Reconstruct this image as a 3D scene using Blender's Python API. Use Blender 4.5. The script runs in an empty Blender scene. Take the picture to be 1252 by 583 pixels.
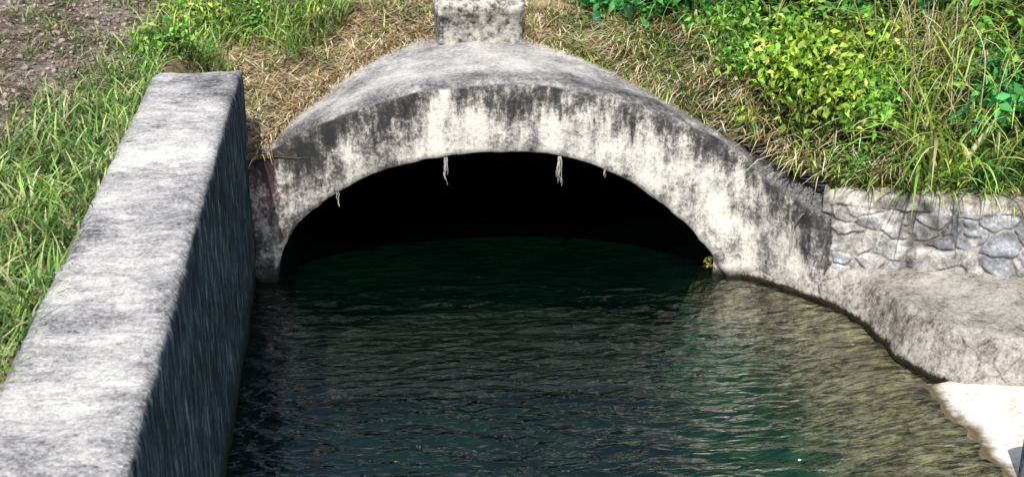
import bpy, math, random
import numpy as np
from mathutils import Vector, noise
random.seed(4); rng=np.random.default_rng(7)
sc=bpy.context.scene
sc.view_settings.view_transform='Standard'; sc.view_settings.look='None'; sc.view_settings.exposure=0

# ------------------------------------------------------------ node helper
class NT:
    def __init__(s,name):
        s.m=bpy.data.materials.new(name); s.m.use_nodes=True
        s.t=s.m.node_tree; s.t.nodes.clear()
        s.out=s.t.nodes.new('ShaderNodeOutputMaterial')
        s.tc=s.t.nodes.new('ShaderNodeTexCoord').outputs['Object']
    def L(s,a,b): s.t.links.new(a,b)
    def setin(s,sock,v):
        if isinstance(v,bpy.types.NodeSocket): s.L(v,sock)
        elif isinstance(v,(tuple,list)) and len(v)==3 and sock.type=='RGBA': sock.default_value=(*v,1)
        else: sock.default_value=v
    def math(s,op,a,b=0.0,c=None,clamp=False):
        n=s.t.nodes.new('ShaderNodeMath'); n.operation=op; n.use_clamp=clamp
        s.setin(n.inputs[0],a); s.setin(n.inputs[1],b)
        if c is not None: s.setin(n.inputs[2],c)
        return n.outputs[0]
    def noise(s,scale,detail=6,rough=.6,vec=None,stretch=None,dist=0):
        v=vec or s.tc
        if stretch:
            mp=s.t.nodes.new('ShaderNodeMapping'); s.L(v,mp.inputs[0]); mp.inputs['Scale'].default_value=stretch; v=mp.outputs[0]
        n=s.t.nodes.new('ShaderNodeTexNoise'); s.L(v,n.inputs['Vector'])
        n.inputs['Scale'].default_value=scale; n.inputs['Detail'].default_value=detail; n.inputs['Roughness'].default_value=rough
        n.inputs['Distortion'].default_value=dist
        return n.outputs['Fac']
    def voro(s,scale,feat='F1',out='Distance',stretch=None):
        v=s.tc
        if stretch:
            mp=s.t.nodes.new('ShaderNodeMapping'); s.L(v,mp.inputs[0]); mp.inputs['Scale'].default_value=stretch; v=mp.outputs[0]
        n=s.t.nodes.new('ShaderNodeTexVoronoi'); n.feature=feat; s.L(v,n.inputs['Vector']); n.inputs['Scale'].default_value=scale
        return n.outputs[out]
    def ramp(s,fac,stops,interp='LINEAR'):
        n=s.t.nodes.new('ShaderNodeValToRGB'); cr=n.color_ramp; cr.interpolation=interp
        while len(cr.elements)<len(stops): cr.elements.new(.5)
        for e,(p,c) in zip(cr.elements,stops):
            e.position=p; e.color=(*c,1) if isinstance(c,tuple) else (c,c,c,1)
        s.L(fac,n.inputs[0]); return n.outputs[0]
    def step(s,x,a,b):
        n=s.t.nodes.new('ShaderNodeMapRange'); n.interpolation_type='SMOOTHSTEP'
        s.setin(n.inputs['Value'],x); n.inputs['From Min'].default_value=a; n.inputs['From Max'].default_value=b
        return n.outputs[0]
    def mix(s,f,a,b,mode='MIX'):
        n=s.t.nodes.new('ShaderNodeMix'); n.data_type='RGBA'; n.blend_type=mode
        s.setin(n.inputs[0],f); s.setin(n.inputs[6],a); s.setin(n.inputs[7],b); return n.outputs[2]
    def xyz(s):
        n=s.t.nodes.new('ShaderNodeSeparateXYZ'); s.L(s.tc,n.inputs[0]); return n.outputs
    def nz(s):
        g=s.t.nodes.new('ShaderNodeNewGeometry'); n=s.t.nodes.new('ShaderNodeSeparateXYZ'); s.L(g.outputs['Normal'],n.inputs[0]); return n.outputs[2]
    def attr(s,name):
        n=s.t.nodes.new('ShaderNodeAttribute'); n.attribute_name=name; return n.outputs['Color']
    def bump(s,h,strength=.5,dist=.02,normal=None):
        n=s.t.nodes.new('ShaderNodeBump'); s.L(h,n.inputs['Height']); n.inputs['Strength'].default_value=strength; n.inputs['Distance'].default_value=dist
        if normal: s.L(normal,n.inputs['Normal'])
        return n.outputs[0]
    def pbr(s,col,rough=.9,normal=None,spec=.2):
        n=s.t.nodes.new('ShaderNodeBsdfPrincipled'); s.setin(n.inputs['Base Color'],col); s.setin(n.inputs['Roughness'],rough)
        n.inputs['Specular IOR Level'].default_value=spec
        if normal: s.L(normal,n.inputs['Normal'])
        s.L(n.outputs[0],s.out.inputs[0]); return s.m

# ------------------------------------------------------------ materials
def mat_wall():
    n=NT('weathered_wall_concrete'); x,y,z=n.xyz(); nz=n.nz()
    big=n.noise(1.1,5,.65); fine=n.noise(34,5,.82); mid=n.noise(7,5,.7,stretch=(.8,1.7,1))
    f=n.math('ADD',n.math('MULTIPLY',mid,.40),n.math('MULTIPLY',fine,.60))
    f=n.math('ADD',f,n.math('MULTIPLY',n.math('SUBTRACT',big,.5),.6))
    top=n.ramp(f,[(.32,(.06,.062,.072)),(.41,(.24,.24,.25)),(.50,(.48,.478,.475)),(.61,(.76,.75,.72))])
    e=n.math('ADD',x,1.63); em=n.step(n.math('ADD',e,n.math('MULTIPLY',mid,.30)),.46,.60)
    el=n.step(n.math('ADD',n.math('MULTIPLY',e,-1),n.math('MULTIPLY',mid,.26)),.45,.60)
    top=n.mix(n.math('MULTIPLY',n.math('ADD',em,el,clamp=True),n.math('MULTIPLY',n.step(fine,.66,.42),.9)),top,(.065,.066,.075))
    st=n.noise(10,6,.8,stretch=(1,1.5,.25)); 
    side=n.ramp(st,[(.37,(.006,.010,.014)),(.48,(.018,.034,.045)),(.57,(.075,.115,.135)),(.70,(.38,.44,.46))])  # dark blue tones paint in the inner face's shade, under pale drip streaks
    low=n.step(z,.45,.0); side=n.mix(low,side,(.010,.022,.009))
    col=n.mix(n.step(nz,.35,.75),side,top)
    h=n.math('ADD',n.math('MULTIPLY',fine,.7),n.math('MULTIPLY',st,1.0))
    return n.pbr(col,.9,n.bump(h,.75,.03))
def mat_arch():
    n=NT('weathered_arch_concrete'); x,y,z=n.xyz(); nz=n.nz()
    dx=n.math('SUBTRACT',x,1.3); dz=n.math('ADD',z,2.15)
    r=n.math('SQRT',n.math('ADD',n.math('MULTIPLY',dx,dx),n.math('MULTIPLY',dz,dz)))
    streak=n.noise(3.0,7,.72,stretch=(2.0,1,.45)); blot=n.noise(2.3,7,.72); fine=n.noise(26,5,.82)
    rr=n.math('ADD',r,n.math('MULTIPLY',n.math('SUBTRACT',streak,.5),.95))
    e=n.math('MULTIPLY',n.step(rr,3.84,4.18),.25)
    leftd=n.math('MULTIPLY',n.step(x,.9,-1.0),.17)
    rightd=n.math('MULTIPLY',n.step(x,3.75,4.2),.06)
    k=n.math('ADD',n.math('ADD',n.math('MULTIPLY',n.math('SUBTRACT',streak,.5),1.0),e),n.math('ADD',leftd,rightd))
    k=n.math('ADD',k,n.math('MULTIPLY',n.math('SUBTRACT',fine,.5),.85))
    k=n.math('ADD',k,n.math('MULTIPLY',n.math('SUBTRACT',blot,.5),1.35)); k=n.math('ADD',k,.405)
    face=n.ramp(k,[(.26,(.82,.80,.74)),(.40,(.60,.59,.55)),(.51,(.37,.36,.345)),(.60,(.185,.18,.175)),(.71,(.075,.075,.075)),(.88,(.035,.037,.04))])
    rx=n.math('ADD',x,1.12); rz=n.math('SUBTRACT',z,1.0)
    rd=n.math('SQRT',n.math('ADD',n.math('MULTIPLY',rx,rx),n.math('MULTIPLY',rz,rz)))
    rm=n.math('MULTIPLY',n.step(rd,.42,.05),n.step(fine,.42,.58))
    face=n.mix(n.math('MULTIPLY',rm,.6),face,(.15,.04,.05))
    tp=n.math('ADD',n.math('MULTIPLY',blot,.55),n.math('MULTIPLY',fine,.45))
    yb=n.math('MULTIPLY',n.step(y,13.7,13.1),-.08); tp=n.math('ADD',tp,yb)
    tp=n.math('ADD',tp,n.math('MULTIPLY',n.math('ABSOLUTE',dx),-.02)); tp=n.math('ADD',tp,.012)
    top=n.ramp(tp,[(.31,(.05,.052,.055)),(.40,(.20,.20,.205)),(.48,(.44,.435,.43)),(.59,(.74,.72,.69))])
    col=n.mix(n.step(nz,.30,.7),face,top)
    wl=n.step(n.math('ADD',z,n.math('MULTIPLY',streak,.2)),.24,.10); col=n.mix(wl,col,(.03,.032,.02))
    h=n.math('ADD',fine,n.math('MULTIPLY',blot,1.0))
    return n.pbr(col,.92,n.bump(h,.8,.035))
def mat_ledge():
    n=NT('rough_ledge_concrete'); x,y,z=n.xyz(); nz=n.nz()
    big=n.noise(1.9,6,.72); fine=n.noise(20,6,.86); st=n.noise(4,5,.75,stretch=(1.5,1.5,.5)); v=n.voro(4.6,'DISTANCE_TO_EDGE')
    f=n.math('ADD',n.math('MULTIPLY',big,.40),n.math('MULTIPLY',fine,.60))
    side=n.math('MULTIPLY',n.step(nz,.90,.6),n.step(big,.40,.60)); jm=n.math('MULTIPLY',side,n.step(v,.08,.0)); f=n.math('SUBTRACT',f,n.math('MULTIPLY',jm,.06))
    fs=n.math('MULTIPLY',n.step(nz,.93,.6),n.math('ADD',n.math('MULTIPLY',n.math('SUBTRACT',st,.5),.40),.022)); f=n.math('SUBTRACT',f,fs)
    col=n.ramp(f,[(.34,(.07,.055,.047)),(.41,(.24,.21,.19)),(.48,(.49,.46,.42)),(.57,(.76,.72,.68))])
    wl=n.step(n.math('ADD',z,n.math('MULTIPLY',fine,.10)),.125,.075); col=n.mix(wl,col,(.022,.018,.008))
    h=n.math('ADD',n.math('ADD',fine,n.math('MULTIPLY',big,1.6)),n.math('MULTIPLY',jm,-.25))
    return n.pbr(col,.92,n.bump(h,1.0,.045))
def mat_bed():
    n=NT('canal_bed_concrete'); x,y,z=n.xyz()
    big=n.noise(2.2,5,.7); fine=n.noise(11,6,.8)
    f=n.math('ADD',n.math('MULTIPLY',big,.5),n.math('MULTIPLY',fine,.5))
    dry=n.ramp(f,[(.36,(.40,.38,.34)),(.47,(.66,.63,.58)),(.6,(.80,.77,.72))])
    brown=n.ramp(f,[(.38,(.04,.021,.010)),(.45,(.20,.125,.07)),(.51,(.46,.325,.205)),(.60,(.80,.64,.46))])
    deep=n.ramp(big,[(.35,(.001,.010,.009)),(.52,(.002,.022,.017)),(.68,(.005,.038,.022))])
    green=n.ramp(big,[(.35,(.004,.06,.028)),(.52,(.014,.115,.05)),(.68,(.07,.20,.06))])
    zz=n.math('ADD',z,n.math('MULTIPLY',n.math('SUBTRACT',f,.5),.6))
    col=n.mix(n.step(zz,-1.40,-.62),deep,green)  # colour darkens with depth, standing in for light absorbed by the water
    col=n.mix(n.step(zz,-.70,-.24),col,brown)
    z2=n.math('ADD',z,n.math('MULTIPLY',n.math('SUBTRACT',f,.5),.05))
    band=n.step(z2,-.03,.012); col=n.mix(band,col,(.10,.08,.04)); col=n.mix(n.step(z2,.006,.03),col,dry)
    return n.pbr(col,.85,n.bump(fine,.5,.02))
def mat_water():
    n=NT('rippling_water')
    a=n.noise(4.0,2,.5,stretch=(.9,2.6,1),dist=.5); b=n.noise(12,2,.6,stretch=(1,1.8,1)); murk=n.noise(.8,3,.6)
    h=n.math('ADD',a,n.math('MULTIPLY',b,.14)); nm=n.bump(h,1.0,.046)
    fr=n.t.nodes.new('ShaderNodeFresnel'); fr.inputs[0].default_value=1.42; n.L(nm,fr.inputs['Normal'])
    tr=n.t.nodes.new('ShaderNodeBsdfTransparent'); tr.inputs[0].default_value=(.63,.73,.66,1)
    df=n.t.nodes.new('ShaderNodeBsdfDiffuse'); n.L(n.ramp(murk,[(.35,(.002,.050,.036)),(.65,(.012,.105,.062))]),df.inputs[0])
    m0=n.t.nodes.new('ShaderNodeMixShader'); m0.inputs[0].default_value=.055; n.L(tr.outputs[0],m0.inputs[1]); n.L(df.outputs[0],m0.inputs[2])
    gl=n.t.nodes.new('ShaderNodeBsdfGlossy'); gl.inputs['Roughness'].default_value=.02; n.L(nm,gl.inputs['Normal'])
    mx=n.t.nodes.new('ShaderNodeMixShader'); fac=n.math('MULTIPLY',fr.outputs[0],2.1,clamp=True)
    n.L(fac,mx.inputs[0]); n.L(m0.outputs[0],mx.inputs[1]); n.L(gl.outputs[0],mx.inputs[2]); n.L(mx.outputs[0],n.out.inputs[0])
    return n.m
def mat_stone():
    n=NT('rubble_masonry'); fine=n.noise(30,5,.8); big=n.noise(5,5,.75)
    f=n.math('ADD',n.math('MULTIPLY',fine,.5),n.math('MULTIPLY',big,.5))
    col=n.mix(1.0,n.attr('Col'),n.ramp(f,[(.37,(.38,.38,.38)),(.5,(.95,.95,.96)),(.60,(1.7,1.7,1.7))]),'MULTIPLY')
    return n.pbr(col,.9,n.bump(f,.9,.035))
def mat_ground():
    n=NT('earth_ground'); x,y,z=n.xyz()
    big=n.noise(1.7,5,.72); fine=n.noise(20,6,.84)
    f=n.math('ADD',n.math('MULTIPLY',big,.5),n.math('MULTIPLY',fine,.5))
    soil=n.ramp(f,[(.36,(.07,.05,.027)),(.46,(.25,.19,.11)),(.56,(.48,.39,.25))])
    grn=n.ramp(f,[(.35,(.015,.022,.006)),(.6,(.07,.085,.02))])
    gm=n.step(x,3.2,4.2); col=n.mix(gm,soil,grn)
    g=n.math('ADD',n.math('ADD',x,2.38),n.math('MULTIPLY',n.math('SUBTRACT',y,13.4),-.28)); g=n.math('ADD',g,n.math('MULTIPLY',n.math('SUBTRACT',big,.5),1.2))
    grav=n.ramp(f,[(.38,(.03,.022,.016)),(.44,(.12,.09,.07)),(.50,(.28,.225,.185)),(.58,(.54,.48,.43))])
    col=n.mix(n.step(g,.15,-.1),col,grav)
    h=n.math('ADD',fine,big)
    return n.pbr(col,.95,n.bump(h,1.0,.05))
def mat_leaf(name,tr=.35,rough=.55,spec=.3):
    n=NT(name); c=n.attr('Col')
    p=n.t.nodes.new('ShaderNodeBsdfPrincipled'); n.L(c,p.inputs['Base Color']); p.inputs['Roughness'].default_value=rough; p.inputs['Specular IOR Level'].default_value=spec
    t=n.t.nodes.new('ShaderNodeBsdfTranslucent'); n.L(n.mix(1.0,c,(1.3,1.25,.5),'MULTIPLY'),t.inputs[0])
    mx=n.t.nodes.new('ShaderNodeMixShader'); mx.inputs[0].default_value=tr
    n.L(p.outputs[0],mx.inputs[1]); n.L(t.outputs[0],mx.inputs[2]); n.L(mx.outputs[0],n.out.inputs[0]); return n.m
M_wall=mat_wall(); M_arch=mat_arch(); M_ledge=mat_ledge(); M_bed=mat_bed(); M_water=mat_water(); M_stone=mat_stone(); M_ground=mat_ground()
M_leaf=mat_leaf('leaf'); M_grass=mat_leaf('grass_blade',.3,.6,.2); M_dry=mat_leaf('dry_stalk',.15,.8,.1)
def simple(name,c1,c2,scale=20):
    n=NT(name); f=n.noise(scale,5,.76); return n.pbr(n.ramp(f,[(.38,c1),(.58,c2)]),.9,n.bump(f,.7,.03))
M_soff=simple('tunnel_lining',(.012,.013,.013),(.05,.05,.048),6)  # near-black colour paints in the darkness inside the tunnel
M_pillar=simple('pillar_concrete',(.06,.058,.055),(.56,.54,.50),9)
M_post=simple('post_concrete',(.08,.085,.1),(.35,.35,.37),12)
M_root=simple('pale_root',(.3,.28,.25),(.7,.68,.64),30)
M_rock=simple('gravel_stone',(.06,.048,.04),(.44,.38,.33),14)

# ------------------------------------------------------------ mesh helpers
def mkobj(name,V,F,mat,smooth=True,cols=None):
    me=bpy.data.meshes.new(name)
    V=np.asarray(V,dtype=np.float32)
    if isinstance(F,np.ndarray):
        k=F.shape[1]; me.vertices.add(len(V)); me.vertices.foreach_set('co',V.ravel())
        me.loops.add(F.size); me.loops.foreach_set('vertex_index',F.astype(np.int32).ravel())
        me.polygons.add(len(F)); me.polygons.foreach_set('loop_start',np.arange(0,F.size,k,dtype=np.int32))
        try: me.polygons.foreach_set('loop_total',np.full(len(F),k,dtype=np.int32))
        except Exception: pass
        me.update(calc_edges=True); me.validate()
    else: me.from_pydata([tuple(map(float,v)) for v in V],[],F)
    if cols is not None:
        a=me.color_attributes.new('Col','FLOAT_COLOR','POINT'); c=np.ones((len(V),4),dtype=np.float32); c[:,:3]=cols; a.data.foreach_set('color',c.ravel())
    if smooth: me.polygons.foreach_set('use_smooth',np.ones(len(me.polygons),dtype=bool))
    me.materials.append(mat); ob=bpy.data.objects.new(name,me); sc.collection.objects.link(ob); return ob
def gridF(n,m,flip=False):
    i,j=np.meshgrid(np.arange(n-1),np.arange(m-1),indexing='ij'); a=(i*m+j).ravel()
    F=np.stack([a,a+1,a+m+1,a+m],1); return F[:,::-1].copy() if flip else F
def disp(P,amp,s,o=4,sx=(1,1,1)):
    sh=P.shape; Q=P.reshape(-1,3).copy()
    for i,p in enumerate(Q):
        v=Vector((p[0]*s*sx[0],p[1]*s*sx[1],p[2]*s*sx[2])); d=noise.noise_vector(v)+noise.noise_vector(v*2.7)*.45
        Q[i]=p+np.array(d)*amp
    return Q.reshape(sh)
def loft(name,P,mat,flip=False,caps=False,smooth=True,cols=None):
    n,m,_=P.shape; F=gridF(n,m,flip)
    if caps:
        F=[tuple(f) for f in F.tolist()]; F.append(tuple(range(m))); F.append(tuple(range((n-1)*m,n*m)))
    return mkobj(name,P.reshape(-1,3),F,mat,smooth,cols)
def densify(pts,step):
    pts=np.array(pts,float); out=[pts[0]]
    for a,b in zip(pts[:-1],pts[1:]):
        k=max(1,int(np.linalg.norm(b-a)/step)); out+= [a+(b-a)*t/k for t in range(1,k+1)]
    return np.array(out)
def resample(pts,n,smooth=0):
    pts=np.array(pts,float); d=np.r_[0,np.cumsum(np.linalg.norm(np.diff(pts,axis=0),axis=1))]
    t=np.linspace(0,d[-1],n); R=np.stack([np.interp(t,d,pts[:,k]) for k in range(pts.shape[1])],1)
    for _ in range(smooth): R[1:-1]=(R[:-2]+2*R[1:-1]+R[2:])/4
    return R

# ------------------------------------------------------------ canal wall
prof=densify([(-2.07,1.3),(-2.06,2.19),(-2.03,2.24),(-1.98,2.255),(-1.27,2.25),(-1.235,2.235),(-1.215,2.19),(-1.225,-1.4)],.05)
ys=np.arange(-5,13.36,.05)
P=np.zeros((len(ys),len(prof),3)); P[:,:,0]=prof[None,:,0]; P[:,:,2]=prof[None,:,1]; P[:,:,1]=ys[:,None]
P[:,:,2]-=np.clip((P[:,:,1]-13.1)/.25,0,1)**2*.05*(P[:,:,2]>1.8)
P=disp(P,.012,1.8); P=disp(P,.010,9,sx=(1,1,.4))
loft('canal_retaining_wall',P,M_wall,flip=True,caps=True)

# ------------------------------------------------------------ arch / culvert
def Yf(x): return 13.28-.08*(x+1.25)
def inner(th):
    c,s=math.cos(th),math.sin(th); x=1.3+2.3*c
    ze=1.375*s; zc=-1.24+math.sqrt(max(0,2.615**2-(2.3*c)**2))
    w=np.clip((c+.3)/.9,0,1); return x,ze*(1-w)+zc*w
def outline(th):
    c,s=math.cos(th),math.sin(th); lo,hi=0,6
    for _ in range(40):
        r=(lo+hi)/2; x=c*r; z=s*r
        ins=abs(x)<2.55 and (x*x+(z+2.15)**2)<4.26**2
        lo,hi=(r,hi) if ins else (lo,r)
    return 1.3+c*lo, s*lo
ths=np.linspace(math.pi,0,181)
IN=[( -1.0,-1.4),(-1.0,-.5)]+[inner(t) for t in ths]+[(3.6,-.5),(3.6,-1.4)]
OU=[(-1.25,-1.4),(-1.25,-.5)]+[outline(t) for t in ths]+[(3.85,-.5),(3.85,-1.4)]
rows=[]
for (ix,iz),(ox,oz) in zip(IN,OU):
    row=[]; L=math.hypot(ox-ix,oz-iz); ux,uz=(ox-ix)/L,(oz-iz)/L
    row.append((ix,Yf(ix)+.06,iz)); row.append((ix+ux*.02,Yf(ix)+.012,iz+uz*.02))
    for k in range(1,13):
        f=k/13; r=.03+(L-.10)*f; x=ix+ux*r; row.append((x,Yf(x),iz+uz*r))
    for rr,yy in ((.055,.004),(.025,.02),(.006,.05),(0,.10)):
        x=ox-ux*rr; row.append((x,Yf(x)+yy,oz-uz*rr))
    for yy in (.2,.35,.5,.7,.9,1.1,1.3,1.5,1.8,2.1,2.4,2.8,3.3,4,6,9): row.append((ox,Yf(ox)+yy,oz))
    rows.append(row)
P=disp(np.array(rows),.018,1.6); P=disp(P,.011,7)
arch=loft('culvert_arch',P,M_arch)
Yb=[.06,.15,.4,.8,1.5,3,6,10,16,22]
ring=IN+[(3.6,-1.4),(-1.0,-1.4)]
P=np.array([[(x,Yf(x)+y if y<1 else 13.1+y,z) for (x,z) in ring] for y in Yb]); 
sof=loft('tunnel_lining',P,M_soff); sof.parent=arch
endv=[(x,35.1,z) for x,z in ring]; e=mkobj('tunnel_dark_cap',endv,[tuple(range(len(endv)))],M_soff,False); e.parent=arch  # added near-black wall closing the bore to keep its depth dark

path=resample([(3.50,13.02,1.38,0),(3.72,12.93,1.28,0),(3.93,12.82,1.16,0),(4.10,12.62,1.06,0),(4.24,12.42,1.00,0),(4.36,12.28,.96,0),(4.46,12.24,.92,0),(4.53,12.32,.86,0),(4.55,12.6,.80,0)],60,6)
rows=[]
for i,(x,y,zt,_) in enumerate(path):
    a=path[max(0,i-1)]; b=path[min(len(path)-1,i+1)]; t=np.array([b[0]-a[0],b[1]-a[1]]); t/=np.linalg.norm(t); nb=np.array([-t[1],t[0]])
    row=[]
    for z in np.linspace(-.6,zt-.09,20):
        o=-.05*max(0,.45-z)*1.2; row.append((x+nb[0]*o,y+nb[1]*o,z))
    for o,dz in ((.02,-.055),(.06,-.02),(.12,0),(.2,.01),(.32,-.02),(.4,-.12),(.42,-.4)):
        row.append((x+nb[0]*o,y+nb[1]*o,zt+dz))
    rows.append(row)
P=disp(np.array(rows),.025,2.2); P=disp(P,.014,8)
w=loft('wing_buttress',P,M_arch); w.parent=arch
def block(name,cx,cy,z0,sx,sy,h,mat,b=.03,cap=True):
    lv=[(0,0),(h*.08,.0),(h-.14,.0),(h-.13,.018),(h-.03,.022),(h,0-.005),(h+.012,-.05)] if cap else [(0,0),(h*.5,0),(h-.03,0),(h,-.02),(h+.005,-.05)]
    rows=[]
    for z,o in lv:
        X=sx/2+o; Y=sy/2+o; ring=densify([(-X+b,-Y),(X-b,-Y),(X,-Y+b),(X,Y-b),(X-b,Y),(-X+b,Y),(-X,Y-b),(-X,-Y+b),(-X+b,-Y)],.06)
        if rows: ring=resample(ring,len(rows[0]))
        rows.append([(cx+p[0],cy+p[1],z0+z) for p in ring])
    rows.append([(cx,cy,z0+lv[-1][0]) for _ in rows[0]])
    P=disp(np.array(rows),.010,6); P[:,-1]=P[:,0]
    return loft(name,P,mat,smooth=False)
block('concrete_pillar',1.22,15.02,1.95,.92,.8,.60,M_pillar)
block('concrete_post',4.99,8.75,-.2,.2,.2,.72,M_post,.02,False)

# ------------------------------------------------------------ ledge
N=260
front=resample([(3.62,12.98),(3.8,12.83),(4.12,12.50),(4.47,12.08),(4.65,11.58),(4.69,11.1),(4.72,10.8),(4.83,10.55),(5.1,10.25),(5.48,9.98),(6.2,9.55),(8,8.9),(12,7.6)],N,8)
back=resample([(3.7,13.1),(3.95,12.92),(4.25,12.6),(4.55,12.4),(4.75,12.3),(4.95,12.2),(5.2,12.05),(5.5,11.95),(6.0,11.7),(7,11.3),(9,10.5),(13,8.95)],N,6)
d=np.r_[0,np.cumsum(np.linalg.norm(np.diff(front,axis=0),axis=1))]
hs=np.interp(d,[0,.6,1.2,2.2,3.2,4.2,12],[.07,.16,.30,.42,.49,.55,.60]); hb=np.interp(d,[0,.6,1.2,2.2,3.2,4.2,12],[.10,.24,.36,.44,.50,.56,.62])
rows=[]
for i in range(N):
    f,b=front[i],back[i]; dr=b-f; W=np.linalg.norm(dr); 
    row=[]
    for o,z in ((-.12,-.55),(-.06,-.2),(0,-.02),(.012,.03)): row.append((*(f+dr/W*o),z))
    w1=min(.20,W*.4)
    for k in range(1,17):
        t=k/16; o=.012+w1*t**1.25; z=.03+(hs[i]-.03)*(1-(1-t)**1.25); row.append((*(f+dr/W*o),z))
    for k in range(1,26):
        t=k/25; o=w1+.012+(W+.1-w1)*t; row.append((*(f+dr/W*o),hs[i]+(hb[i]-hs[i])*t))
    rows.append(row)
P=disp(np.array(rows),.035,2.4); P=disp(P,.026,7)
loft('concrete_ledge',P,M_ledge,flip=False)

# ------------------------------------------------------------ rubble masonry wall
wl=np.array([(4.38,12.34),(4.9,12.1),(5.5,11.82),(6.2,11.48),(9,10.3),(10.5,9.7)])
wl=resample(wl,600); dd=np.r_[0,np.cumsum(np.linalg.norm(np.diff(wl,axis=0),axis=1))]
zt=np.interp(dd,[0,2,12],[1.12,1.25,1.3]); nv=80
P=np.zeros((len(wl),nv+8,3)); C=np.zeros((len(wl),nv+8,3)); nb=np.array([.385,.923])
pal=[(.23,.245,.265),(.27,.275,.285),(.21,.225,.245),(.31,.31,.31),(.25,.262,.275),(.34,.335,.33),(.28,.27,.26)]
for i,(x,y) in enumerate(wl):
    for j in range(nv+8):
        if j<nv: z=.2+(zt[i]-.03-.2)*j/(nv-1); o=0
        else:
            o,dz=[(.01,-.01),(.03,0),(.08,.005),(.16,.01),(.24,.005),(.32,0),(.34,-.05),(.35,-.4)][j-nv]; z=zt[i]+dz
        q=Vector((dd[i]*3.2,z*4.6,.5)); q+=noise.noise_vector(q*1.3)*.22+noise.noise_vector(q*4)*.07
        ds,pt=noise.voronoi(q); e=ds[1]-ds[0]
        cop=zt[i]-.14+.05*noise.noise(Vector((dd[i]*3,0,3)))
        g=noise.noise(Vector((x*2,y*2,z*2))); g2=noise.noise(Vector((x*9,y*9,z*9)))
        if z<cop:
            s=min(1,max(0,(e-.02)/.09)); s=s*s*(3-2*s)
            k=int(abs(pt[0][0]*7.3+pt[0][1]*13.7)*3)%7; c=np.array(pal[k])*(1+.9*g2+.8*g)
            mo=np.array((.32,.31,.29))*(.6+1.2*max(0,g+.2))
            dk=max(0,1-abs(e-.06)/.06)*max(.25,min(1,.6-g*1.5))
            C[i,j]=(c*s+mo*(1-s))*(1-.50*dk); off=-.018*s-.020*s*g2-.008*(k%3)*s
        else: C[i,j]=np.array((.38,.36,.33))*(.85+.9*g+.8*g2); off=-.03+.01*g2
        P[i,j]=(x+nb[0]*(o+off),y+nb[1]*(o+off),z+.015*g)
loft('rubble_stone_wall',P,M_stone,cols=np.clip(C.reshape(-1,3),.01,.8))

# ------------------------------------------------------------ canal bed + apron
def Xe(y): return np.interp(y,[-12,0,8.87,10.73,11.58,12.06,12.5,12.9],[5.5,5.25,4.82,4.70,4.63,4.46,4.1,3.65])
xs=np.r_[np.arange(-1.3,6,.07),np.arange(6,20,.6)]; yb=np.r_[np.arange(-14,4,.5),np.arange(4,13.7,.07)]
X,Y=np.meshgrid(xs,yb,indexing='ij'); D=Xe(Y)-X
sc_=np.interp(Y,[9,11.5,12.6,13.2],[1,.8,.42,.25]); D2=np.where(D>0,D/sc_,D)
Z=np.interp(D2,[-12,-2,-.7,0,.35,.8,1.5,3.2],[.5,.24,.13,0,-.12,-.34,-.85,-1.6])
Z=np.where((Y>10.4)&(D<0),np.minimum(Z,-.04),Z)
P=disp(np.stack([X,Y,Z],-1),.014,2.5)
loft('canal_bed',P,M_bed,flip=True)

# ------------------------------------------------------------ water
xs=np.r_[np.arange(-1.28,5.6,.035)]; yw=np.r_[np.arange(-13,5,.3),np.arange(5,15,.028),np.arange(15,35,.3)]
X,Y=np.meshgrid(xs,yw,indexing='ij'); Z=np.zeros_like(X)
for i in range(46):
    wl_=rng.uniform(.12,.40); ang=rng.normal(math.pi/2,.48); k=2*math.pi/wl_
    Z+= .0014*(wl_/.25)**1.1*np.sin(k*(X*math.cos(ang)+Y*math.sin(ang))+rng.uniform(0,6.28)+1.2*np.sin(X*rng.uniform(.6,2)+Y*rng.uniform(.3,1.2)))
mod=.75+.5*np.sin(X*1.1+Y*.7)*np.sin(X*.5-Y*1.3+1)
calm=np.clip((Xe(Y)-X)/1.2,.45,1)
Z*=mod*calm*np.where(Y>12.6,np.clip(1-(Y-12.6)*.6,.25,1),1)
loft('water',np.stack([X,Y,Z],-1),M_water,flip=True)

# ------------------------------------------------------------ terrain
def sdist(X,Y): return (X-4.25)*.371+(Y-12.1)*.928
def sm(x,a,b):
    t=np.clip((x-a)/(b-a),0,1); return t*t*(3-2*t)
def wingY(x): return np.interp(x,[3.5,3.72,3.93,4.1,4.24,4.36,4.5],[13.02,12.93,12.82,12.62,12.42,12.28,12.24])
def height(X,Y):
    X=np.asarray(X,float); Y=np.asarray(Y,float)
    hl=np.minimum(1.35+.36*(Y-13.3),2.25+.10*(Y-15.8)); hl=np.where(Y<13.3,1.35,hl)
    field=2.12+.16*np.clip(-2.5-X,0,40)+.07*np.clip(Y-13,0,60)
    hl=hl+(field-hl)*sm(-X,1.25,2.1)
    s=sdist(X,Y); hr=np.interp(s,[0,.25,.6,1,1.54,2.34,5,10,60,400],[1.08,1.12,1.28,1.72,2.03,2.22,3.1,4.5,12,20])
    h=hl+(hr-hl)*sm(X,.6,2.0)
    h=np.where(X<-1.9,field,h)
    dx=X-1.3; inn=np.where(abs(dx)<2.5,1.4*np.sqrt(np.clip(1-(dx/2.5)**2,0,1))+.22,-9)
    h=np.where(Y>12.8,np.maximum(h,inn),h)
    return h
def behind(x,y):
    return np.where(x<3.6,y>13.3,np.where(x<4.5,y>wingY(x)+.22,sdist(x,y)>.3))
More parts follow.
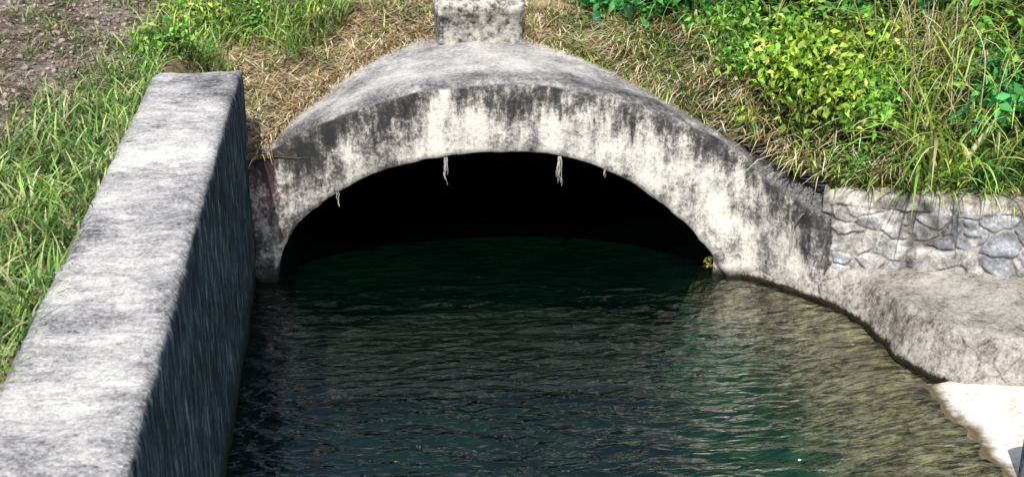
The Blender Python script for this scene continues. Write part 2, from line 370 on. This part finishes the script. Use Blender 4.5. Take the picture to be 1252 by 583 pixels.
def grow(a,b,step,far):
    c=list(np.arange(a,b,step)); s=step
    lo=[];x=a
    while x>-far: s*=1.35; x-=s; lo.append(x)
    s=step; x=c[-1]; hi=[]
    while x<far: s*=1.35; x+=s; hi.append(x)
    return np.array(lo[::-1]+c+hi)
xs=grow(-6,10,.11,400); yt=grow(3,21,.11,400)
X,Y=np.meshgrid(xs,yt,indexing='ij'); Z=height(X,Y)
P=np.stack([X,Y,Z],-1)
Pd=disp(P,.02,1.7); Pd=disp(Pd,.018,4.5); near=(abs(X)<15)&(Y<25)&(Y>-5); P[near,2]=Pd[near][:,2]-.012
F=gridF(*X.shape,flip=True); cc=P.reshape(-1,3)[F].mean(1); cx,cy=cc[:,0],cc[:,1]
hole=(cx>-1.75)&(cy>-14)&(cx<19)&( ((cx<3.6)&(cy<13.25)) | ((cx>=3.6)&(cx<4.5)&(cy<wingY(cx)+.17)) | ((cx>=4.5)&(sdist(cx,cy)<.34)) )
mkobj('ground',P.reshape(-1,3),F[~hole],M_ground)

# ------------------------------------------------------------ vegetation generators
def unit(v): return v/np.maximum(1e-6,np.linalg.norm(v,axis=-1,keepdims=True))
def blades(name,P,length,width,lean,cols,mat,direction=None,droop=.6,segs=3):
    n=len(P); az=rng.uniform(0,2*math.pi,n) if direction is None else direction
    ld=np.stack([np.cos(az),np.sin(az),np.zeros(n)],1); up=np.array([0,0,1.])
    side=np.stack([-np.sin(az+rng.normal(0,.5,n)),np.cos(az),np.zeros(n)],1); side=unit(side)
    vs=[]
    pos=P.copy(); ang=lean.copy()
    for k in range(segs+1):
        t=k/segs; w=width*(1-t**1.8)*.5+.0006
        vs.append(pos-side*w[:,None]); vs.append(pos+side*w[:,None])
        stp=(length/segs)[:,None]; pos=pos+stp*(ld*np.sin(ang)[:,None]+up*np.cos(ang)[:,None])
        ang=ang+droop*rng.uniform(.4,1.4,n)/segs*1.6
    V=np.stack(vs,1); m=2*(segs+1); base=(np.arange(n)*m)[:,None,None]
    q=np.array([[2*k,2*k+1,2*k+3,2*k+2] for k in range(segs)])[None]
    F=(base+q).reshape(-1,4); C=np.repeat(cols,m,axis=0)
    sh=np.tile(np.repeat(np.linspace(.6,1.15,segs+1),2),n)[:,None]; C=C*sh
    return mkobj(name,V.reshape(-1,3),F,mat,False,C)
def pick(pal,n,jit=.25):
    pal=np.array(pal); c=pal[rng.integers(0,len(pal),n)]; return np.clip(c*(1+rng.normal(0,jit,(n,1))),.004,.9)
GR=[(.11,.27,.06),(.19,.36,.07),(.06,.18,.05),(.28,.43,.12),(.38,.48,.17),(.52,.52,.30)]
ST=[(.62,.50,.30),(.76,.65,.44),(.50,.37,.21),(.82,.74,.57),(.34,.23,.13)]
def gline(x,y): return x+2.38-.28*(y-13.4)
def scatter(n,x0,x1,y0,y1,cond):
    x=rng.uniform(x0,x1,n); y=rng.uniform(y0,y1,n); k=cond(x,y); x,y=x[k],y[k]
    return np.stack([x,y,height(x,y)-.005],1)
def clumpy(P,s,th):
    keep=np.array([noise.noise(Vector((p[0]*s,p[1]*s,5)))+rng.normal(0,.12)>th for p in P]); return P[keep]
def clumpcol(P,C,s=2.2,amp=.7):
    f=np.array([noise.noise(Vector((p[0]*s,p[1]*s,9))) for p in P]); return np.clip(C*np.clip(1+amp*f*1.6,.35,1.8)[:,None],0,.85)
g=scatter(25000,-5,-1.98,4.5,14.2,lambda x,y:(gline(x,y)>rng.normal(-.02,.25,len(x)))&~((x>-2.05)&(y<13.3)&(rng.random(len(x))<.5)))
n=len(g); blades('grass',g,rng.uniform(.08,.34,n),rng.uniform(.009,.024,n),rng.uniform(.3,1.3,n),clumpcol(g,pick(GR,n,.3),3),M_grass)
g=scatter(9000,-5,-1.95,4.5,14.5,lambda x,y:gline(x,y)>-.3); g=clumpy(g,1.5,-.05); n=len(g)
blades('dry_grass',g,rng.uniform(.08,.3,n),rng.uniform(.004,.012,n),rng.uniform(.8,1.5,n),pick(ST,n)*.85,M_dry)
g=scatter(30000,-6,-2.0,9,18,lambda x,y:gline(x,y)<.15); g=clumpy(g,1.3,-.08); n=len(g)
blades('dry_grass',g,rng.uniform(.03,.18,n),rng.uniform(.005,.014,n),rng.uniform(1.0,1.6,n),clumpcol(g,pick([(.36,.29,.21),(.24,.17,.11),(.52,.45,.36),(.12,.09,.06),(.18,.22,.08)],n,.35),4),M_dry,droop=.2)
g=scatter(12000,-6,-2.0,9,18,lambda x,y:gline(x,y)<.2); g=clumpy(g,1.6,.10); n=len(g)
blades('grass',g,rng.uniform(.06,.22,n),rng.uniform(.008,.018,n),rng.uniform(.3,1.2,n),pick(GR,n)*.8,M_grass)
def outer_z(x): return -2.15+np.sqrt(np.clip(4.26**2-(x-1.3)**2,0,99))
def exposed(x,y): return (abs(x-1.3)<2.5)&(outer_z(x)>height(x,y)+.0)
g=scatter(34000,-1.4,4.2,13.2,19,lambda x,y:(~exposed(x,y))&(y>13.35)&(x<2.9+.35*np.sin(y*5)+(14.5-y)*.8)); n=len(g)
blades('dry_grass',g,rng.uniform(.06,.28,n),rng.uniform(.007,.020,n),rng.uniform(.9,1.5,n),clumpcol(g,pick(ST,n,.3),3,.5),M_dry,droop=.2)
g=scatter(9000,-1.4,4.2,13.3,18,lambda x,y:(~exposed(x,y))&(y>13.4)); g=clumpy(g,2.0,.12); n=len(g)
blades('grass',g,rng.uniform(.08,.26,n),rng.uniform(.008,.018,n),rng.uniform(.2,1.0,n),pick(GR,n),M_grass)
g=scatter(14000,-2.6,.3,13.4,18.5,lambda x,y:(x<-1.0+.5*np.sin(y*1.7)+.15*(y-13.5))&(gline(x,y)>-.3)); g=clumpy(g,1.2,-.10); n=len(g)
blades('grass',g,rng.uniform(.15,.45,n),rng.uniform(.010,.026,n),rng.uniform(.1,.8,n),clumpcol(g,pick(GR+[(.42,.5,.12)],n)*1.1,2.5),M_grass,droop=.9)
g=scatter(30000,2.6,9,10.5,17,lambda x,y:behind(x,y)&(~exposed(x,y))&((x>3.15-.35*(y-13))|(y<13))); n=len(g)
dirs=rng.normal(-2.0,.8,n)
blades('grass',g,rng.uniform(.14,.52,n),rng.uniform(.009,.026,n),rng.uniform(.3,1.3,n),clumpcol(g,pick(GR+GR[1:5]+ST[:1]+[(.36,.5,.1)],n),2.5),M_grass,direction=dirs,droop=.9)
g=scatter(9000,2.7,5.2,12.3,15,lambda x,y:behind(x,y)&(~exposed(x,y))&(x<5.0-.45*(y-13))); g=clumpy(g,1.4,-.02); n=len(g)
blades('dry_grass',g,rng.uniform(.2,.6,n),rng.uniform(.007,.020,n),rng.uniform(.6,1.3,n),clumpcol(g,pick(ST,n)*1.1,3,.5),M_dry,direction=rng.normal(-2.3,.6,n),droop=.8)
for nm,pal,mt in (('grass',GR,M_grass),('dry_grass',ST,M_dry)):
    g=scatter(60000,-1.2,3.85,13.3,16,lambda x,y:(abs(x-1.3)<2.5)&(abs(outer_z(x)-height(x,y)-.02)<.045)); n=len(g)
    if nm=='grass': g=g[g[:,0]>2.0]; n=len(g)
    blades(nm,g,rng.uniform(.10,.34,n),rng.uniform(.007,.018,n),rng.uniform(.5,1.4,n),pick(pal,n),mt,direction=rng.normal(-1.7,.9,n),droop=.9)

def bush(name,c,r,n,pal,lsize,dark=.35,spread=.19,kcl=26):
    c=np.array(c); r=np.array(r)
    d=unit(rng.normal(size=(kcl,3))); d[:,2]=np.abs(d[:,2])*.9-.15; d[:,1]-=.25; d=unit(d)
    cl=c+d*r*rng.uniform(.55,1.2,(kcl,1)); idx=rng.integers(0,kcl,n)
    P=cl[idx]+rng.normal(size=(n,3))*spread*np.array([1,1,.8])*(r.mean()/.7)
    rel=(P-c)/r; rad=np.linalg.norm(rel,axis=1)
    nrm=unit(unit(rel)*.6+rng.normal(size=(n,3))*.85+np.array([0,-.1,.5]))
    t=unit(np.cross(nrm,rng.normal(size=(n,3)))); t[:,2]-=.45; t=unit(t); s=unit(np.cross(nrm,t)); nrm=np.cross(t,s)
    L=rng.uniform(.45,1.6,n)*lsize; W=L*rng.uniform(.3,.62,n)
    b=P; tip=P+t*L[:,None]-nrm*(L*.18)[:,None]; mid=P+t*(L*.42)[:,None]
    l=mid-s*(W*.5)[:,None]+nrm*(W*.16)[:,None]; rr=mid+s*(W*.5)[:,None]+nrm*(W*.16)[:,None]
    V=np.stack([b,l,tip,rr],1).reshape(-1,3); k=(np.arange(n)*4)[:,None]
    F=np.concatenate([k+np.array([[0,2,1]]),k+np.array([[0,3,2]])],0)
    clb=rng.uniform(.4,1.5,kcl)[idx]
    C=pick(pal,n,.3)*(clb*np.clip(dark+(1-dark)*(rad-.3)/.7,.15,1.3))[:,None]  # leaf colour darkened toward the bush centre as painted inner shade
    C=np.repeat(np.clip(C,0,.8),4,axis=0)
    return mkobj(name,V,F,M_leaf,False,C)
YG=[(.30,.50,.05),(.40,.56,.08),(.21,.41,.05),(.13,.30,.04),(.46,.54,.12)]
DG=[(.04,.22,.06),(.07,.32,.09),(.03,.13,.05),(.11,.37,.10)]
MG=[(.14,.34,.06),(.22,.44,.08),(.08,.23,.05),(.32,.50,.10)]
def H(x,y): return float(height(x,y))
BU=[((4.50,13.20),(.62,.5,.68),4300,YG,.075),((5.05,12.85),(.40,.4,.45),2000,MG,.085),((4.0,13.85),(.45,.45,.36),1400,MG,.08),
 ((3.15,15.4),(.55,.5,.38),1700,DG,.14),((3.85,15.0),(.7,.5,.6),2100,DG,.15),((4.7,14.4),(.6,.6,.7),2600,MG,.10),
 ((5.7,14.0),(.55,.6,.85),2400,DG,.11),((6.4,12.9),(.55,.6,.9),2600,MG,.10),((6.1,12.35),(.35,.4,.5),1300,DG,.11),((7.1,12.2),(.7,.6,.9),2000,DG,.11),
 ((5.6,15.2),(.9,.7,1.0),2700,YG,.10),((6.7,14.4),(.9,.8,1.2),2900,YG,.10),((4.4,16.2),(.9,.7,.8),2000,MG,.11),((3.2,16.9),(.8,.6,.5),1300,DG,.13),
 ((7.8,13.4),(.9,.9,1.2),2000,MG,.12),((8.4,11.4),(.9,.9,.9),1400,MG,.12),((6.9,16.2),(1.2,1,1.3),2000,MG,.13),((5.3,17.4),(1.2,1,1.1),1600,DG,.13)]
for (xy,r,n,pal,ls) in BU: bush('bush',(xy[0],xy[1],H(*xy)+r[2]*.45),r,n,pal,ls)
for (x,y,s,pal) in ((4.9,12.5,.16,MG),(5.5,12.25,.18,YG),(4.6,12.85,.2,MG),(5.9,12.05,.16,DG),(3.9,13.2,.14,YG),(-1.9,15.2,.2,YG),(-1.2,15.6,.22,MG),(-2.0,14.2,.16,MG)):
    bush('weed',(x,y,H(x,y)+s*.4),(s*1.5,s*1.3,s),380,pal,.06,spread=.3,kcl=12)
bush('weed',(3.44,12.98,.13),(.06,.05,.06),45,[(.30,.27,.06),(.15,.20,.05)],.04,spread=.25,kcl=5)

def tube(pts,r,V,F,C,col,sides=5):
    pts=np.array(pts,float); n=len(pts); b=len(V)
    for i,p in enumerate(pts):
        t=Vector(pts[min(n-1,i+1)]-pts[max(0,i-1)]).normalized(); a=t.orthogonal().normalized(); c=t.cross(a)
        rr=r*(1-.5*i/n)
        for k in range(sides):
            an=2*math.pi*k/sides; q=Vector(p)+a*math.cos(an)*rr+c*math.sin(an)*rr; V.append(tuple(q)); C.append(col)
    for i in range(n-1):
        for k in range(sides):
            F.append((b+i*sides+k,b+i*sides+(k+1)%sides,b+(i+1)*sides+(k+1)%sides,b+(i+1)*sides+k))
def stalks(name,items,mat=None):
    V,F,C=[],[],[]
    for p0,p1,sag,r,col in items:
        p0=np.array(p0,float); p1=np.array(p1,float); j=rng.normal(0,.02,3)
        pts=[p0+(p1-p0)*t+np.array([0,0,sag*4*t*(1-t)])+j*math.sin(t*7) for t in np.linspace(0,1,12)]
        tube(pts,r,V,F,C,col)
    return mkobj(name,V,F,mat or M_dry,True,np.array(C))
it=[]
for i in range(260):
    x=rng.uniform(5.1,5.85); y=rng.uniform(12.3,13.3); z=H(x,y); it.append(((x,y,z),(x+rng.normal(-.02,.28),y-rng.uniform(0,.4),z+rng.uniform(.3,1.2)),.10,rng.uniform(.003,.009),tuple(pick(ST,1)[0]*rng.uniform(.35,1.05))))
stalks('dry_reeds',it)
it=[((5.50,12.10,1.2),(6.30,11.95,2.4),.12,.035,(.55,.62,.35)),((5.5,12.2,1.3),(5.1,12.2,2.3),.1,.012,(.5,.5,.2)),((6.1,12.2,1.4),(5.3,12.4,2.7),.1,.014,(.45,.5,.15)),
    ((3.7,15.1,2.2),(3.75,14.6,3.0),.05,.03,(.55,.55,.3)),((4.0,15.1,2.2),(4.3,14.6,3.1),.05,.02,(.5,.5,.25)),((5.2,13.3,1.8),(4.9,12.9,3.0),.1,.012,(.5,.45,.25)),((3.4,13.9,1.9),(4.3,13.5,1.98),.1,.012,(.62,.52,.33))]
for i in range(34):
    x=rng.uniform(4.9,6.6); y=rng.uniform(12.1,13.2); it.append(((x,y,H(x,y)),(x+rng.normal(0,.5),y-rng.uniform(-.1,.4),H(x,y)+rng.uniform(.7,1.5)),.15,.007,tuple(pick(ST+GR,1)[0])))
stalks('plant_stem',it)
n=1500; x=rng.uniform(5.2,6.9,n); y=rng.uniform(11.95,13.6,n); P=np.stack([x,y,height(x,y)],1); k=behind(x,y); P=P[k]; n=len(P)
blades('strap_leaf_plant',P,rng.uniform(.5,1.7,n),rng.uniform(.014,.048,n),rng.uniform(.0,.55,n),pick([(.34,.52,.10),(.48,.62,.18),(.2,.38,.07),(.64,.64,.34)],n),M_leaf,droop=1.3,segs=8)
n=620; x=rng.uniform(3.4,6.2,n); y=rng.uniform(14.0,15.2,n); P=np.stack([x,y,height(x,y)],1)
blades('strap_leaf_plant',P,rng.uniform(.6,1.4,n),rng.uniform(.014,.042,n),rng.uniform(.0,.6,n),pick([(.34,.50,.10),(.55,.58,.26),(.2,.38,.07),(.62,.60,.34)],n),M_leaf,droop=1.3,segs=7)

# gravel
ph=(1+5**.5)/2; ico=np.array([(-1,ph,0),(1,ph,0),(-1,-ph,0),(1,-ph,0),(0,-1,ph),(0,1,ph),(0,-1,-ph),(0,1,-ph),(ph,0,-1),(ph,0,1),(-ph,0,-1),(-ph,0,1)])/1.9
icf=np.array([(0,11,5),(0,5,1),(0,1,7),(0,7,10),(0,10,11),(1,5,9),(5,11,4),(11,10,2),(10,7,6),(7,1,8),(3,9,4),(3,4,2),(3,2,6),(3,6,8),(3,8,9),(4,9,5),(2,4,11),(6,2,10),(8,6,7),(9,8,1)])
x=rng.uniform(-7,-2.0,9000); y=rng.uniform(9,19,9000); k=gline(x,y)<rng.normal(.0,.12,9000); x,y=x[k],y[k]; n=len(x)
sz=.007+.035*rng.random(n)**3.2
V=ico[None]*sz[:,None,None]*rng.uniform(.6,1.4,(n,1,3))*rng.uniform(.7,1.3,(n,12,1)); V[:,:,2]*=.7
V+=np.stack([x,y,height(x,y)+sz*.15],1)[:,None]
mkobj('gravel',V.reshape(-1,3),((np.arange(n)*12)[:,None,None]+icf[None]).reshape(-1,3),M_rock,False)

def root(x,z,L,k):
    V,F,C=[],[],[]
    y=Yf(x)-.02
    for i in range(k):
        p=np.array([x+rng.normal(0,.012),y,z+.03]); pts=[p.copy()]; l=L*rng.uniform(.5,1)
        for s in range(7): p=p+np.array([rng.normal(0,.007),rng.normal(0,.006),-l/7]); pts.append(p.copy())
        tube(pts,.0045,V,F,C,(.6,.6,.6),4)
    mkobj('hanging_root',V,F,M_root,True)
root(.73,1.31,.30,5); root(1.86,1.31,.32,9); root(-.35,.95,.17,3); root(2.33,1.17,.10,2)

# ------------------------------------------------------------ light
el=math.radians(50); az=math.radians(192)
sd=Vector((math.sin(az)*math.cos(el),math.cos(az)*math.cos(el),math.sin(el)))
l=bpy.data.lights.new('sun','SUN'); l.energy=5.0; l.angle=math.radians(.5); l.color=(1,.94,.85)
lo=bpy.data.objects.new('sun',l); lo.rotation_euler=sd.to_track_quat('Z','Y').to_euler(); sc.collection.objects.link(lo)
w=bpy.data.worlds.new('World'); sc.world=w; w.use_nodes=True; nt=w.node_tree
sk=nt.nodes.new('ShaderNodeTexSky'); sk.sky_type='NISHITA'; sk.sun_disc=False; sk.sun_elevation=el; sk.sun_rotation=az; sk.dust_density=2.5
bg=nt.nodes['Background']; nt.links.new(sk.outputs[0],bg.inputs[0]); bg.inputs[1].default_value=.15

# ------------------------------------------------------------ camera
cam=bpy.data.cameras.new('camera'); co=bpy.data.objects.new('camera',cam); sc.collection.objects.link(co); sc.camera=co
co.location=(0,0,5.8); p=math.radians(22.13); ps=math.radians(6.1)
f=Vector((math.sin(ps)*math.cos(p),math.cos(ps)*math.cos(p),-math.sin(p)))
co.rotation_euler=f.to_track_quat('-Z','Y').to_euler()
cam.sensor_width=36; cam.lens=48.9; cam.clip_end=2000; cam.clip_start=.1
cam.dof.use_dof=True; cam.dof.focus_distance=13.2; cam.dof.aperture_fstop=2.8
